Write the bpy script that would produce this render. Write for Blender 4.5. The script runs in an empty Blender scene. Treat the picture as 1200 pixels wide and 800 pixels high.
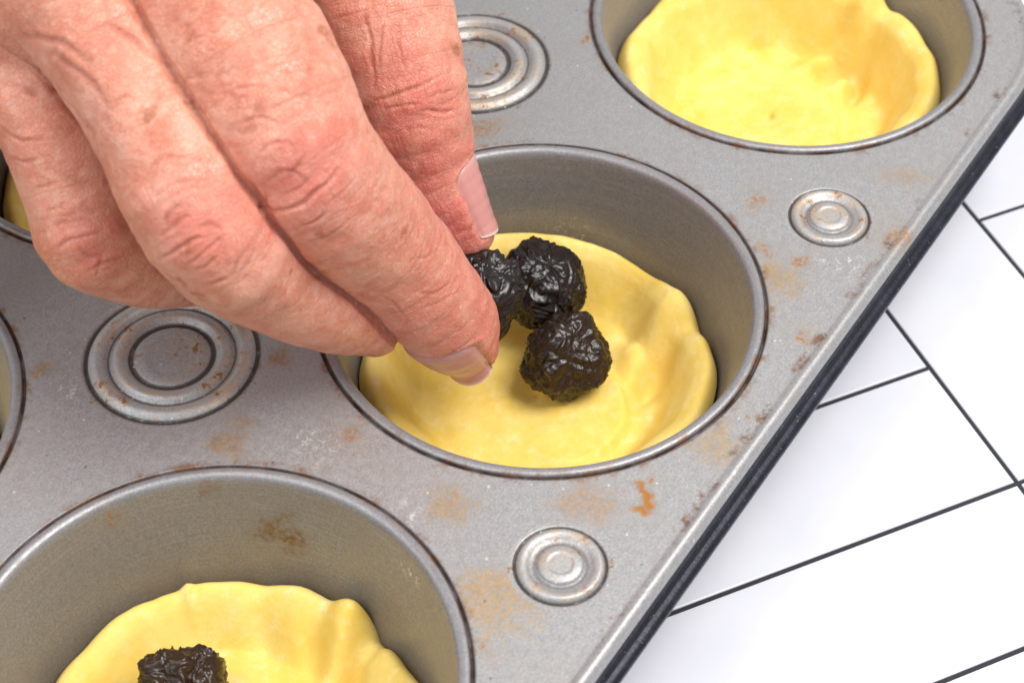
import bpy, bmesh, math, random
import numpy as np
from mathutils import Vector, Matrix, Euler

SC = bpy.context.scene
S = 0.01                                   # everything below is laid out in centimetres; Blender units are metres
PI = math.pi

# ------------------------------------------------------------------ camera
CAM = np.array([-17.5175, -10.9005, 22.4192])
RIGHT = np.array([0.549107, -0.835749, 0.002224])
UP = np.array([0.626902, 0.413646, 0.660220])
BACK = np.array([-0.552698, -0.361137, 0.751069])
cd = bpy.data.cameras.new('camera')
cd.sensor_width = 36.0
cd.lens = 2232.0 / 1200.0 * 36.0
cd.clip_start = 0.01
cd.clip_end = 20.0
cd.dof.use_dof = True
cd.dof.focus_distance = 0.298
cd.dof.aperture_fstop = 30.0
cam = bpy.data.objects.new('camera', cd)
SC.collection.objects.link(cam)
cam.matrix_world = Matrix(((RIGHT[0], UP[0], BACK[0], CAM[0] * S), (RIGHT[1], UP[1], BACK[1], CAM[1] * S),
                           (RIGHT[2], UP[2], BACK[2], CAM[2] * S), (0, 0, 0, 1)))
SC.camera = cam

# ------------------------------------------------------------------ light
W = bpy.data.worlds.new('World')
SC.world = W
W.use_nodes = True
W.node_tree.nodes['Background'].inputs[0].default_value = (0.93, 0.96, 1.0, 1)
W.node_tree.nodes['Background'].inputs[1].default_value = 0.60


def area(name, pos, target, size, power, col, shape='SQUARE'):
    l = bpy.data.lights.new(name, 'AREA')
    l.shape = shape
    l.size = size
    l.energy = power
    l.color = col
    o = bpy.data.objects.new(name, l)
    SC.collection.objects.link(o)
    o.location = Vector(pos) * S
    d = (Vector(target) - Vector(pos))
    o.rotation_euler = d.to_track_quat('-Z', 'Y').to_euler()
    return o


area('softbox_light', (16, -31, 72), (0, 0, 0), 0.42, 7.1, (1.0, 0.97, 0.94))
area('fill_light', (-42, 18, 60), (0, 0, 0), 0.60, 2.6, (0.93, 0.96, 1.0))

SC.view_settings.view_transform = 'Standard'
SC.view_settings.look = 'None'
SC.view_settings.exposure = 0.0
SC.view_settings.gamma = 1.0
SC.view_settings.use_curve_mapping = False


# ------------------------------------------------------------------ helpers
def link(name, me, parent=None, mat=None):
    o = bpy.data.objects.new(name, me)
    SC.collection.objects.link(o)
    if parent is not None:
        o.parent = parent
    if mat is not None:
        me.materials.append(mat)
    return o


def mesh(name, v, f, mat=None, parent=None, smooth=True, attrs=None):
    me = bpy.data.meshes.new(name)
    v = np.asarray(v, dtype=np.float32) * S
    if isinstance(f, np.ndarray):
        n, k = f.shape
        me.vertices.add(len(v))
        me.vertices.foreach_set('co', v.ravel())
        me.loops.add(n * k)
        me.loops.foreach_set('vertex_index', f.astype(np.int32).ravel())
        me.polygons.add(n)
        me.polygons.foreach_set('loop_start', np.arange(0, n * k, k, dtype=np.int32))
        me.update(calc_edges=True)
    else:
        me.from_pydata([tuple(map(float, q)) for q in v], [], f)
    if smooth:
        me.polygons.foreach_set('use_smooth', np.ones(len(me.polygons), dtype=bool))
    for k, a in (attrs or {}).items():
        a = np.asarray(a, dtype=np.float32)
        if a.ndim == 1:
            at = me.attributes.new(k, 'FLOAT', 'POINT')
            at.data.foreach_set('value', a)
        else:
            at = me.attributes.new(k, 'FLOAT_VECTOR', 'POINT')
            at.data.foreach_set('vector', a.ravel())
    me.validate()
    me.update()
    return link(name, me, parent, mat)


def empty(name, loc=(0, 0, 0)):
    o = bpy.data.objects.new(name, None)
    SC.collection.objects.link(o)
    o.location = Vector(loc) * S
    o.empty_display_size = 0.01
    return o


def tag(o, label=None, cat=None, group=None, kind=None):
    for k, x in (('label', label), ('category', cat), ('group', group), ('kind', kind)):
        if x:
            o[k] = x
    return o


def grid_faces(n, m, wrap=True, flip=False):
    """n rings of m points -> quads"""
    i, j = np.meshgrid(np.arange(n - 1), np.arange(m if wrap else m - 1), indexing='ij')
    a = i * m + j
    b = i * m + (j + 1) % m
    c = (i + 1) * m + (j + 1) % m
    d = (i + 1) * m + j
    q = np.stack([a, b, c, d], -1).reshape(-1, 4)
    return q[:, ::-1].copy() if flip else q


def lathe(prof, m=128, cx=0.0, cy=0.0):
    """profile of (r, z), returns verts and quads; rings run outwards-in"""
    prof = np.array(prof, dtype=float)
    th = np.arange(m) * 2 * PI / m
    v = np.stack([cx + prof[:, 0][:, None] * np.cos(th), cy + prof[:, 0][:, None] * np.sin(th),
                  np.repeat(prof[:, 1][:, None], m, 1)], -1).reshape(-1, 3)
    return v, grid_faces(len(prof), m)


def spline(prof, n):
    """densify a profile with a Catmull-Rom curve"""
    P = np.array(prof, dtype=float)
    P = np.vstack([2 * P[0] - P[1], P, 2 * P[-1] - P[-2]])
    out = []
    for i in range(1, len(P) - 2):
        for k in range(n):
            t = k / n
            out.append(0.5 * (2 * P[i] + (P[i + 1] - P[i - 1]) * t + (2 * P[i - 1] - 5 * P[i] + 4 * P[i + 1] - P[i + 2]) * t * t
                              + (-P[i - 1] + 3 * P[i] - 3 * P[i + 1] + P[i + 2]) * t ** 3))
    out.append(P[-2])
    return np.array(out)


def vnoise(p, seed=0):
    """smooth value noise in 3D, about -1..1"""
    p = np.asarray(p, dtype=np.float64)
    i = np.floor(p).astype(np.int64)
    f = p - i
    f = f * f * f * (f * (f * 6 - 15) + 10)

    def h(ix, iy, iz):
        n = (ix * 374761393 + iy * 668265263 + iz * 2147483647 + seed * 1274126177) & 0xFFFFFFFF
        n = ((n ^ (n >> 13)) * 1274126177) & 0xFFFFFFFF
        n = (n ^ (n >> 16)) & 0xFFFFFFFF
        return n / 2147483648.0 - 1.0
    r = 0
    for dx in (0, 1):
        for dy in (0, 1):
            for dz in (0, 1):
                w = (f[:, 0] if dx else 1 - f[:, 0]) * (f[:, 1] if dy else 1 - f[:, 1]) * (f[:, 2] if dz else 1 - f[:, 2])
                r = r + w * h(i[:, 0] + dx, i[:, 1] + dy, i[:, 2] + dz)
    return r


def fbm(p, o=4, seed=0):
    r, a = 0, 1.0
    p = np.asarray(p, dtype=np.float64)
    for k in range(o):
        r = r + a * vnoise(p, seed + k * 17)
        p = p * 2.03 + 5.3
        a *= 0.5
    return r


def sstep(a, b, x):
    t = np.clip((x - a) / (b - a), 0, 1)
    return t * t * (3 - 2 * t)


# ------------------------------------------------------------------ node helpers
class NT:
    def __init__(self, name):
        self.m = bpy.data.materials.new(name)
        self.m.use_nodes = True
        self.t = self.m.node_tree
        self.n = self.t.nodes
        self.b = self.n['Principled BSDF']
        self.out = self.n['Material Output']

    def node(self, typ, ins=None, **kw):
        nd = self.n.new(typ)
        for k, x in kw.items():
            setattr(nd, k, x)
        for k, x in (ins or {}).items():
            self.set(nd.inputs[k], x)
        return nd

    def set(self, sock, x):
        if isinstance(x, bpy.types.NodeSocket):
            self.t.links.new(x, sock)
        elif isinstance(x, (tuple, list)) and len(x) == 3 and sock.type == 'RGBA':
            sock.default_value = (*x, 1)
        else:
            sock.default_value = x

    def P(self, **kw):
        for k, x in kw.items():
            self.set(self.b.inputs[k.replace('_', ' ')], x)

    def math(self, op, a, b=0.0, c=0.0, clamp=False):
        nd = self.node('ShaderNodeMath', {0: a, 1: b, 2: c}, operation=op)
        nd.use_clamp = clamp
        return nd.outputs[0]

    def vmath(self, op, a, b=(0, 0, 0)):
        nd = self.node('ShaderNodeVectorMath', {0: a, 1: b}, operation=op)
        return nd.outputs['Value' if op in ('LENGTH', 'DISTANCE', 'DOT_PRODUCT') else 'Vector']

    def noise(self, vec, scale, detail=3.0, rough=0.55, dist=0.0):
        return self.node('ShaderNodeTexNoise', {'Vector': vec, 'Scale': scale, 'Detail': detail, 'Roughness': rough, 'Distortion': dist}).outputs[0]

    def voro(self, vec, scale, feature='F1', rnd=1.0):
        return self.node('ShaderNodeTexVoronoi', {'Vector': vec, 'Scale': scale, 'Randomness': rnd}, feature=feature).outputs['Distance']

    def ramp(self, x, lo, hi, a=0.0, b=1.0):
        nd = self.node('ShaderNodeMapRange', {0: x, 1: lo, 2: hi, 3: a, 4: b}, interpolation_type='SMOOTHSTEP')
        return nd.outputs[0]

    def mix(self, fac, a, b, blend='MIX'):
        nd = self.node('ShaderNodeMix', {0: fac, 6: a, 7: b}, data_type='RGBA', blend_type=blend)
        return nd.outputs[2]

    def cm(self):
        """object coordinates in centimetres"""
        c = self.node('ShaderNodeTexCoord').outputs['Object']
        return self.vmath('MULTIPLY', c, (100, 100, 100))

    def attr(self, name, out='Fac'):
        return self.node('ShaderNodeAttribute', attribute_name=name).outputs[out]

    def bump(self, h, dist_cm, strength=1.0, normal=None):
        ins = {'Height': h, 'Distance': dist_cm * S, 'Strength': strength}
        if normal is not None:
            ins['Normal'] = normal
        return self.node('ShaderNodeBump', ins).outputs[0]

# ------------------------------------------------------------------ materials
PX, PY = 8.36, 8.26                        # pitch of the cups
RUST = (0.40, 0.165, 0.022)


def pan_material(name, base=(0.395, 0.388, 0.388), inner=False):
    N = NT(name)
    pos = N.vmath('MULTIPLY', N.node('ShaderNodeNewGeometry').outputs['Position'], (100, 100, 100))
    sep = N.node('ShaderNodeSeparateXYZ', {0: pos}).outputs
    n1 = N.noise(pos, 26, 3, 0.7)
    n2 = N.noise(pos, 0.9, 4, 0.6)
    n3 = N.noise(pos, 7.0, 5, 0.65)
    n4 = N.noise(N.vmath('ADD', pos, (31, 7, 3)), 2.4, 5, 0.7)
    sp = N.voro(pos, 17)
    col = N.mix(N.ramp(n1, 0.3, 0.72), tuple(c * 0.80 for c in base), tuple(c * 1.16 for c in base))
    col = N.mix(N.ramp(n2, 0.35, 0.7, 0, 0.35), col, (base[0] * 0.96, base[1] * 0.88, base[2] * 0.80))
    col = N.mix(N.ramp(sp, 0.0, 0.16, 0.55, 0.0), col, tuple(c * 1.7 for c in base))      # bright grains of the coating
    # distance to the nearest cup axis
    fx = N.math('SUBTRACT', sep[0], N.math('MULTIPLY', N.math('ROUND', N.math('DIVIDE', sep[0], PX)), PX))
    fy = N.math('SUBTRACT', sep[1], N.math('MULTIPLY', N.math('ROUND', N.math('DIVIDE', sep[1], PY)), PY))
    rr = N.math('SQRT', N.math('ADD', N.math('MULTIPLY', fx, fx), N.math('MULTIPLY', fy, fy)))
    met = 0.55
    warp0 = N.node('ShaderNodeTexNoise', {'Vector': pos, 'Scale': 0.8}).outputs['Color']
    if inner:
        # browner towards the bottom of the wall, brushed round the axis
        ang = N.math('ARCTAN2', fy, fx)
        br = N.node('ShaderNodeCombineXYZ', {0: N.math('MULTIPLY', ang, 0.6), 1: N.math('MULTIPLY', sep[2], 9.0), 2: 0.0}).outputs[0]
        nb = N.noise(br, 3.0, 4, 0.6)
        zz = N.math('ADD', sep[2], N.math('MULTIPLY', n4, 0.9))
        brown = N.math('MULTIPLY', N.ramp(zz, -0.3, -2.0), N.ramp(nb, 0.25, 0.75, 0.1, 0.65), clamp=True)
        col = N.mix(brown, col, (0.19, 0.135, 0.075))
        col = N.mix(N.ramp(nb, 0.45, 0.75, 0, 0.22), col, (0.55, 0.54, 0.52))
        spots = [((-5.3, 1.14, -0.95), 0.85, 0.75, (0.21, 0.115, 0.03)), ((-5.9, 2.0, -0.2), 0.5, 0.6, (0.24, 0.13, 0.045)), ((2.25, 1.99, -0.8), 0.26, 0.55, RUST), ((-5.16, -1.2, -0.35), 0.35, 0.95, 'flour'),
                 ((-7.0, 3.1, -0.3), 0.5, 0.5, RUST), ((3.0, 1.2, -1.6), 0.6, 0.5, 'flour')]
    else:
        spots = [((-2.56, -3.26, 0), 0.34, 0.0, RUST), ((-2.12, -3.37, 0), 0.2, 0.75, RUST), ((-3.03, -2.75, 0), 0.95, 0.5, (0.42, 0.25, 0.12)),
                 ((3.05, -3.13, 0), 0.42, 0.62, RUST), ((3.85, -1.8, 0), 0.42, 0.5, RUST), ((2.36, -2.9, 0), 1.1, 0.6, (0.44, 0.27, 0.10)),
                 ((-5.54, 5.62, 0), 0.42, 0.55, (0.38, 0.21, 0.06)), ((-5.0, 2.3, 0), 0.8, 0.65, (0.38, 0.22, 0.075)),
                 ((-3.93, 0.88, 0), 0.55, 0.5, RUST), ((-4.32, 1.23, 0), 0.5, 0.75, 'flour'), ((-4.75, -0.75, 0), 0.5, 0.6, 'flour'), ((-5.4, 4.9, 0), 0.7, 0.5, 'flour'), ((3.4, -3.7, 0), 0.5, 0.5, 'flour'), ((-5.2, -2.55, 0), 1.45, 0.62, (0.47, 0.30, 0.13)),
                 ((-5.9, -2.92, 0), 0.35, 0.6, RUST), ((-0.32, -3.99, 0), 0.16, 0.85, RUST), ((4.41, -4.2, 0), 0.7, 0.5, RUST),
                 ((5.83, 2.75, 0), 0.22, 0.9, RUST), ((2.82, 3.0, 0), 0.8, 0.45, RUST), ((-3.3, 2.7, 0), 0.5, 0.6, (0.36, 0.19, 0.07)),
                 ((-4.15, -1.1, 0), 0.9, 0.55, (0.42, 0.26, 0.10)), ((-4.6, 4.35, 0.0), 0.4, 0.72, RUST), ((-3.7, 3.7, 0.05), 0.55, 0.6, RUST),
                 ((4.5, 3.2, 0.05), 0.6, 0.6, RUST), ((4.29, -3.0, 0.0), 0.5, 0.5, RUST), ((-1.0, -3.75, 0), 0.9, 0.5, (0.44, 0.28, 0.11)), ((-1.9, -2.6, 0), 0.9, 0.5, (0.44, 0.27, 0.10)), ((1.6, -3.9, 0), 0.5, 0.6, RUST), ((2.9, -2.5, 0), 0.35, 0.5, RUST), ((5.7, -3.6, 0), 0.8, 0.4, (0.42, 0.26, 0.11)), ((-6.9, -3.9, 0), 0.5, 0.6, RUST), ((4.2, 4.1, 0), 1.9, 0.3, (0.42, 0.30, 0.16))]
    warp = N.vmath('ADD', pos, N.vmath('MULTIPLY', N.vmath('SUBTRACT', N.node('ShaderNodeTexNoise', {'Vector': pos, 'Scale': 2.6, 'Detail': 3.0}).outputs['Color'], (0.5, 0.5, 0.5)), (0.5, 0.5, 0.0)))
    grain = N.math('ADD', N.math('MULTIPLY', n3, 0.65), N.math('MULTIPLY', n1, 0.35))
    n5 = N.noise(N.vmath('ADD', pos, (13, 2, 5)), 13, 3, 0.7)
    blot = N.math('ADD', N.math('MULTIPLY', n4, 0.55), N.math('MULTIPLY', grain, 0.45))
    for c, r, k, sc in spots:
        d = N.vmath('DISTANCE', warp, c)
        if k == 0.0:                                            # the hooked rust mark
            d1 = N.math('ABSOLUTE', N.math('SUBTRACT', d, 0.25))
            side = N.ramp(N.math('SUBTRACT', sep[1], N.math('MULTIPLY', sep[0], 0.5)), -1.85, -2.1)
            mk = N.math('MULTIPLY', N.math('MULTIPLY', N.ramp(d1, 0.14, 0.02), side), N.ramp(n3, 0.3, 0.5, 0.3, 0.95), clamp=True)
            col = N.mix(mk, col, (0.42, 0.17, 0.02))
        elif sc == 'flour':
            mk = N.math('MULTIPLY', N.ramp(d, r, 0.0), N.ramp(grain, 0.52, 0.62, 0.0, k), clamp=True)
            col = N.mix(mk, col, (0.85, 0.83, 0.80))
        else:
            lo = 0.60 if sc is RUST else 0.53
            wd = 0.06 if sc is RUST else 0.13
            x = N.math('ADD', N.math('MULTIPLY', grain if sc is RUST else blot, 0.75 if sc is RUST else 0.9), N.ramp(d, r, 0.0, 0.0, 0.30 if sc is RUST else 0.18))
            mk = N.math('MULTIPLY', N.ramp(x, lo - 0.03, lo + wd, 0.0, k * 1.35), N.ramp(d, r, r * 0.2), clamp=True)
            if sc is RUST:
                mk = N.math('MULTIPLY', mk, N.ramp(n5, 0.42, 0.56, 0.12, 1.0))
                col = N.mix(N.math('MULTIPLY', N.ramp(d, r * 1.3, 0.0), N.ramp(blot, 0.40, 0.62, 0.0, 0.28)), col, (0.42, 0.27, 0.11))
            else:
                mk = N.math('MULTIPLY', mk, N.ramp(n5, 0.36, 0.60, 0.35, 1.0))
            col = N.mix(mk, col, sc)
    # rust and baked grease in the seam round every cup
    seam = N.math('MULTIPLY', N.ramp(N.math('ABSOLUTE', N.math('SUBTRACT', rr, 3.598)), 0.055, 0.012), N.ramp(N.noise(pos, 1.6, 5, 0.7), 0.32, 0.62, 0.35, 1.0), clamp=True)
    col = N.mix(seam, col, (0.075, 0.038, 0.022))
    halo = N.math('MULTIPLY', N.ramp(N.math('ABSOLUTE', N.math('SUBTRACT', rr, 3.62)), 0.16, 0.03), N.ramp(n4, 0.47, 0.66, 0.0, 0.8), clamp=True)
    col = N.mix(halo, col, (0.22, 0.10, 0.04))
    if not inner:                                               # rust along the bend next to the outer edge
        qx, qy = N.math('MAXIMUM', N.math('SUBTRACT', sep[0], 8.89), 0.0), N.math('MINIMUM', N.math('ADD', sep[1], 0.85), 0.0)
        ew = N.math('ABSOLUTE', N.math('SUBTRACT', N.math('SQRT', N.math('ADD', N.math('MULTIPLY', qx, qx), N.math('MULTIPLY', qy, qy))), 3.27))
        em = N.math('MULTIPLY', N.ramp(ew, 0.14, 0.03), N.ramp(N.noise(pos, 1.3, 6, 0.75), 0.50, 0.62, 0.0, 0.85), clamp=True)
        col = N.mix(em, col, (0.19, 0.085, 0.035))
        dust = N.ramp(N.voro(N.vmath('ADD', pos, (3, 3, 3)), 2.1), 0.06, 0.035, 0.0, 0.7)
        col = N.mix(dust, col, (0.7, 0.69, 0.67))
        dark = N.math('MULTIPLY', N.ramp(N.voro(N.vmath('ADD', pos, (9, 1, 3)), 3.1), 0.085, 0.05), N.ramp(n4, 0.5, 0.6, 0.0, 0.6))
        col = N.mix(dark, col, (0.09, 0.05, 0.03))
    hb = N.math('ADD', N.math('MULTIPLY', n1, 0.7), N.math('MULTIPLY', n3, 0.5))
    N.P(Base_Color=col, Metallic=0.5 if inner else met, Roughness=N.ramp(n3, 0.3, 0.7, 0.36 if inner else 0.37, 0.50 if inner else 0.53), Normal=N.bump(hb, 0.008, 0.55))
    return N.m


PAN = pan_material('worn_grey_metal')
CUP = pan_material('cup_grey_metal', (0.31, 0.303, 0.315), inner=True)


def disc_material():
    """the stamped rings: same metal, paler on the ridges, grime in the grooves"""
    N = NT('stamped_metal')
    pos = N.vmath('MULTIPLY', N.node('ShaderNodeNewGeometry').outputs['Position'], (100, 100, 100))
    z = N.node('ShaderNodeSeparateXYZ', {0: pos}).outputs[2]
    n1 = N.noise(pos, 26, 3, 0.7)
    n3 = N.noise(pos, 6.0, 5, 0.7)
    n4 = N.noise(N.vmath('ADD', pos, (3, 17, 3)), 1.7, 5, 0.7)
    col = N.mix(N.ramp(n1, 0.3, 0.72), (0.315, 0.31, 0.312), (0.455, 0.448, 0.445))
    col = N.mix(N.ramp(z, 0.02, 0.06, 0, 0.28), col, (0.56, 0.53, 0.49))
    col = N.mix(N.math('MULTIPLY', N.ramp(n4, 0.44, 0.60, 0, 0.65), N.ramp(z, -0.02, 0.05)), col, (0.55, 0.40, 0.27))
    col = N.mix(N.math('MULTIPLY', N.ramp(n3, 0.53, 0.62, 0, 0.95), N.ramp(n4, 0.46, 0.58), clamp=True), col, (0.27, 0.115, 0.03))
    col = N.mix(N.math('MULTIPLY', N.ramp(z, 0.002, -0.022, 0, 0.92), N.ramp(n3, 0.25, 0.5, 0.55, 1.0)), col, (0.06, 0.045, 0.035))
    col = N.mix(N.ramp(N.voro(pos, 5.5), 0.11, 0.05, 0.0, 0.7), col, (0.72, 0.71, 0.70))
    N.P(Base_Color=col, Metallic=0.5, Roughness=N.ramp(n3, 0.3, 0.7, 0.38, 0.54), Normal=N.bump(N.math('ADD', n1, n3), 0.010, 0.6))
    return N.m


DISC = disc_material()


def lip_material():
    N = NT('shaded_rolled_metal')
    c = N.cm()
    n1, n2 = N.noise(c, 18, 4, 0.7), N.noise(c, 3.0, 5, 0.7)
    col = N.mix(N.ramp(n2, 0.4, 0.7), (0.006, 0.007, 0.014), (0.016, 0.018, 0.032))  # shade on the lip painted in as a near-black blue base
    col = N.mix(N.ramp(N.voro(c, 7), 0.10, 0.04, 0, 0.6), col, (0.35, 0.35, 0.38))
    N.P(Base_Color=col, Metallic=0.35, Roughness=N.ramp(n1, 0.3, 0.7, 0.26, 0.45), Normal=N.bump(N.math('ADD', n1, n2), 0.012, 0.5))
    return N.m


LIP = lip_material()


def tile_material():
    N = NT('glossy_white_tile')
    c = N.cm()
    n1, n2 = N.noise(c, 0.6, 3), N.noise(c, 9, 4, 0.7)
    col = N.mix(N.ramp(n1, 0.3, 0.7), (0.70, 0.706, 0.775), (0.735, 0.742, 0.80))
    col = N.mix(N.ramp(n2, 0.62, 0.78, 0, 0.10), col, (0.70, 0.69, 0.68))
    N.P(Base_Color=col, Roughness=0.34, Normal=N.bump(N.math('ADD', n1, N.math('MULTIPLY', n2, 0.1)), 0.01, 0.3))
    return N.m


def grout_material():
    N = NT('black_grout')
    n = N.noise(N.cm(), 20, 4, 0.7)
    N.P(Base_Color=N.mix(n, (0.012, 0.012, 0.016), (0.035, 0.035, 0.042)), Roughness=0.8, Normal=N.bump(n, 0.01, 0.5))
    return N.m


def dough_material():
    N = NT('yellow_dough')
    c = N.cm()
    n1, n2, n3 = N.noise(c, 1.1, 4, 0.6), N.noise(c, 9, 4, 0.65), N.noise(N.vmath('ADD', c, (9, 4, 2)), 3.0, 5, 0.7)
    col = N.mix(N.ramp(n1, 0.3, 0.7), (0.83, 0.575, 0.11), (0.87, 0.665, 0.20))
    col = N.mix(N.math('MULTIPLY', N.ramp(n3, 0.48, 0.75, 0, 0.35), N.attr('flour')), col, (0.93, 0.83, 0.56))
    col = N.mix(N.ramp(n2, 0.55, 0.80, 0, 0.15), col, (0.90, 0.74, 0.34))
    col = N.mix(N.ramp(N.voro(c, 4.0), 0.07, 0.03, 0.0, 0.35), col, (0.72, 0.50, 0.16))
    N.P(Base_Color=col, Roughness=0.6, Subsurface_Weight=0.25, Subsurface_Radius=(0.9, 0.5, 0.12), Subsurface_Scale=0.002,
        Normal=N.bump(N.math('ADD', N.math('MULTIPLY', n2, 0.45), n3), 0.03, 0.5))
    N.b.inputs['Specular IOR Level'].default_value = 0.22
    return N.m


def raisin_material():
    N = NT('dark_dried_fruit')
    c = N.cm()
    n1, n2, n3 = N.noise(c, 4, 5, 0.7), N.noise(c, 22, 4, 0.7), N.noise(N.vmath('ADD', c, (5, 5, 1)), 2.0, 4, 0.6)
    cav = N.attr('cavity')
    col = N.mix(N.ramp(n1, 0.35, 0.7), (0.007, 0.0038, 0.0036), (0.018, 0.009, 0.0065))
    col = N.mix(N.math('MULTIPLY', N.ramp(n3, 0.48, 0.7, 0, 0.6), N.ramp(n2, 0.35, 0.65)), col, (0.030, 0.018, 0.007))
    col = N.mix(N.ramp(N.voro(c, 2.6), 0.085, 0.045, 0, 0.9), col, (0.20, 0.05, 0.015))
    col = N.mix(N.math('MULTIPLY', N.attr('brown'), N.ramp(n1, 0.25, 0.6, 0.3, 1.0)), col, (0.036, 0.017, 0.007))
    rough = N.math('ADD', N.ramp(n2, 0.3, 0.7, 0.13, 0.27), N.math('MULTIPLY', cav, 0.10))
    N.P(Base_Color=col, Roughness=rough, Normal=N.bump(N.math('ADD', N.math('MULTIPLY', n2, 0.5), n1), 0.013, 0.6))
    N.b.inputs['Specular IOR Level'].default_value = 0.5
    return N.m


TILE, GROUT, DOUGH, RAISIN = tile_material(), grout_material(), dough_material(), raisin_material()

# ------------------------------------------------------------------ the tiled counter
ZC = -3.05                                 # top of the tiles
counter = tag(mesh('countertop', [(-60, -60, ZC - 0.035), (60, -60, ZC - 0.035), (60, 60, ZC - 0.035), (-60, 60, ZC - 0.035)], [(0, 1, 2, 3)], GROUT, smooth=False),
              kind='structure')
TW = 2.77                                  # width of a tile
eu = np.array([-0.5476, -0.8367])          # along the long joints
ew = np.array([0.8367, -0.5476])           # across them
O = np.array([4.775, -5.125])              # where two joints meet in a T
tile_cache = {}


def tile(u0, w0, lu, lw):
    key = (lu, lw)
    if key not in tile_cache:
        g, b = 0.043, 0.018
        hx, hy = lu * TW / 2 - g, lw * TW / 2 - g
        ring = lambda x, y, z: [(-x, -y, z), (x, -y, z), (x, y, z), (-x, y, z)]
        v = ring(hx, hy, -0.2) + ring(hx, hy, -b) + ring(hx - b * 0.4, hy - b * 0.4, -b * 0.3) + ring(hx - b * 1.3, hy - b * 1.3, 0)
        f = [(12, 13, 14, 15)]
        for r in range(3):
            for k in range(4):
                f.append((r * 4 + k, r * 4 + (k + 1) % 4, r * 4 + 4 + (k + 1) % 4, r * 4 + 4 + k))
        me = bpy.data.meshes.new('tile')
        me.from_pydata([tuple(q * S for q in p) for p in v], [], f)
        me.materials.append(TILE)
        tile_cache[key] = me
    o = link('tile', tile_cache[key], counter)
    c = O + eu * (u0 + lu / 2) * TW + ew * (w0 + lw / 2) * TW
    o.location = (c[0] * S, c[1] * S, (ZC + random.Random(str((u0, w0))).uniform(-0.004, 0.004)) * S)
    o.rotation_euler.z = math.atan2(eu[1], eu[0])


for blk in range(-3, 3):                   # blocks: three-long tiles lying across, then a single upright strip
    w0 = blk * 4
    for r in range(-7, 6):
        tile(r, w0 - 3, 1, 3)
    for r in range(-8, 6, 3):
        tile(r - (blk % 2), w0, 3, 1)

# ------------------------------------------------------------------ the muffin pan
pan = tag(empty('muffin_pan', (0, 0, 0)), 'worn grey metal muffin pan with rust spots lying on white tiles', 'muffin pan')
XS = [PX, 0, -PX, -2 * PX]
YS = [0, PY, 2 * PY]
EY, EX0, EX1, EY1, RC = -4.60, -2 * PX - 4.45, PX + 4.28, 2 * PY + 4.60, 3.75
BX = [-1.5 * PX, -0.5 * PX, 0.5 * PX]
BIG = [(x, y + PY / 2) for x in BX for y in (0, PY)]
SMALL = [(x, s) for x in BX for s in (-3.02, 2 * PY + 3.02)] + [(-2 * PX - 2.9, PY / 2), (-2 * PX - 2.9, PY * 1.5), (PX + 2.9, PY / 2), (PX + 2.9, PY * 1.5)]
NB, RB, RS, RH = 96, 1.48, 0.76, 3.66


def outline(d, n=24, ns=14):
    """rounded rectangle a distance d inside the outer edge"""
    pts = []
    r = RC - d
    for cx, cy, a0 in ((EX1 - RC, EY + RC, -PI / 2), (EX1 - RC, EY1 - RC, 0), (EX0 + RC, EY1 - RC, PI / 2), (EX0 + RC, EY + RC, PI)):
        arc = [(cx + r * math.cos(a0 + PI / 2 * k / n), cy + r * math.sin(a0 + PI / 2 * k / n)) for k in range(n + 1)]
        pts.append(arc)
    out = []
    for i in range(4):
        out += pts[i]
        a, b = np.array(pts[i][-1]), np.array(pts[(i + 1) % 4][0])
        out += [tuple(a + (b - a) * k / ns) for k in range(1, ns)]
    return np.array(out)


def ring_pts(cx, cy, r, m):
    th = np.arange(m) * 2 * PI / m
    return np.stack([cx + r * np.cos(th), cy + r * np.sin(th)], 1)


bm = bmesh.new()
loops = [outline(0.52)] + [ring_pts(x, y, RH, 128) for x in XS for y in YS] + [ring_pts(x, y, RB, NB) for x, y in BIG] + [ring_pts(x, y, RS, 64) for x, y in SMALL]
edges = []
for L in loops:
    vs = [bm.verts.new((q[0] * S, q[1] * S, 0)) for q in L]
    edges += [bm.edges.new((vs[i], vs[(i + 1) % len(vs)])) for i in range(len(vs))]
bmesh.ops.triangle_fill(bm, use_beauty=True, use_dissolve=False, edges=edges, normal=(0, 0, 1))
for fc in bm.faces:
    if fc.normal.z < 0:
        fc.normal_flip()
me = bpy.data.meshes.new('deck')
bm.to_mesh(me)
bm.free()
link('deck', me, pan, PAN)
# bent border of the deck and the rolled lip below it, its shade put into the colour
P1 = spline([(0.52, 0.0), (0.45, 0.002), (0.40, 0.022), (0.345, 0.034), (0.29, 0.014), (0.24, -0.04), (0.205, -0.12)], 4)
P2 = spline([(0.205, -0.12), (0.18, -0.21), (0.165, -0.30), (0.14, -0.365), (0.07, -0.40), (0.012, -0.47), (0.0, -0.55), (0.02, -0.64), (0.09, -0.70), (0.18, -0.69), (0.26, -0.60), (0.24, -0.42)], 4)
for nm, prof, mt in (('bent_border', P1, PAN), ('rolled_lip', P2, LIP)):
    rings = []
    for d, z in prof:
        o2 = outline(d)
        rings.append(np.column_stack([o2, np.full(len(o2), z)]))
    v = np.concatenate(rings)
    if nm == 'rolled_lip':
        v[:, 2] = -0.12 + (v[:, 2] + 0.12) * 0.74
    mesh(nm, v, grid_faces(len(prof), len(rings[0])), mt, pan)

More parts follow.
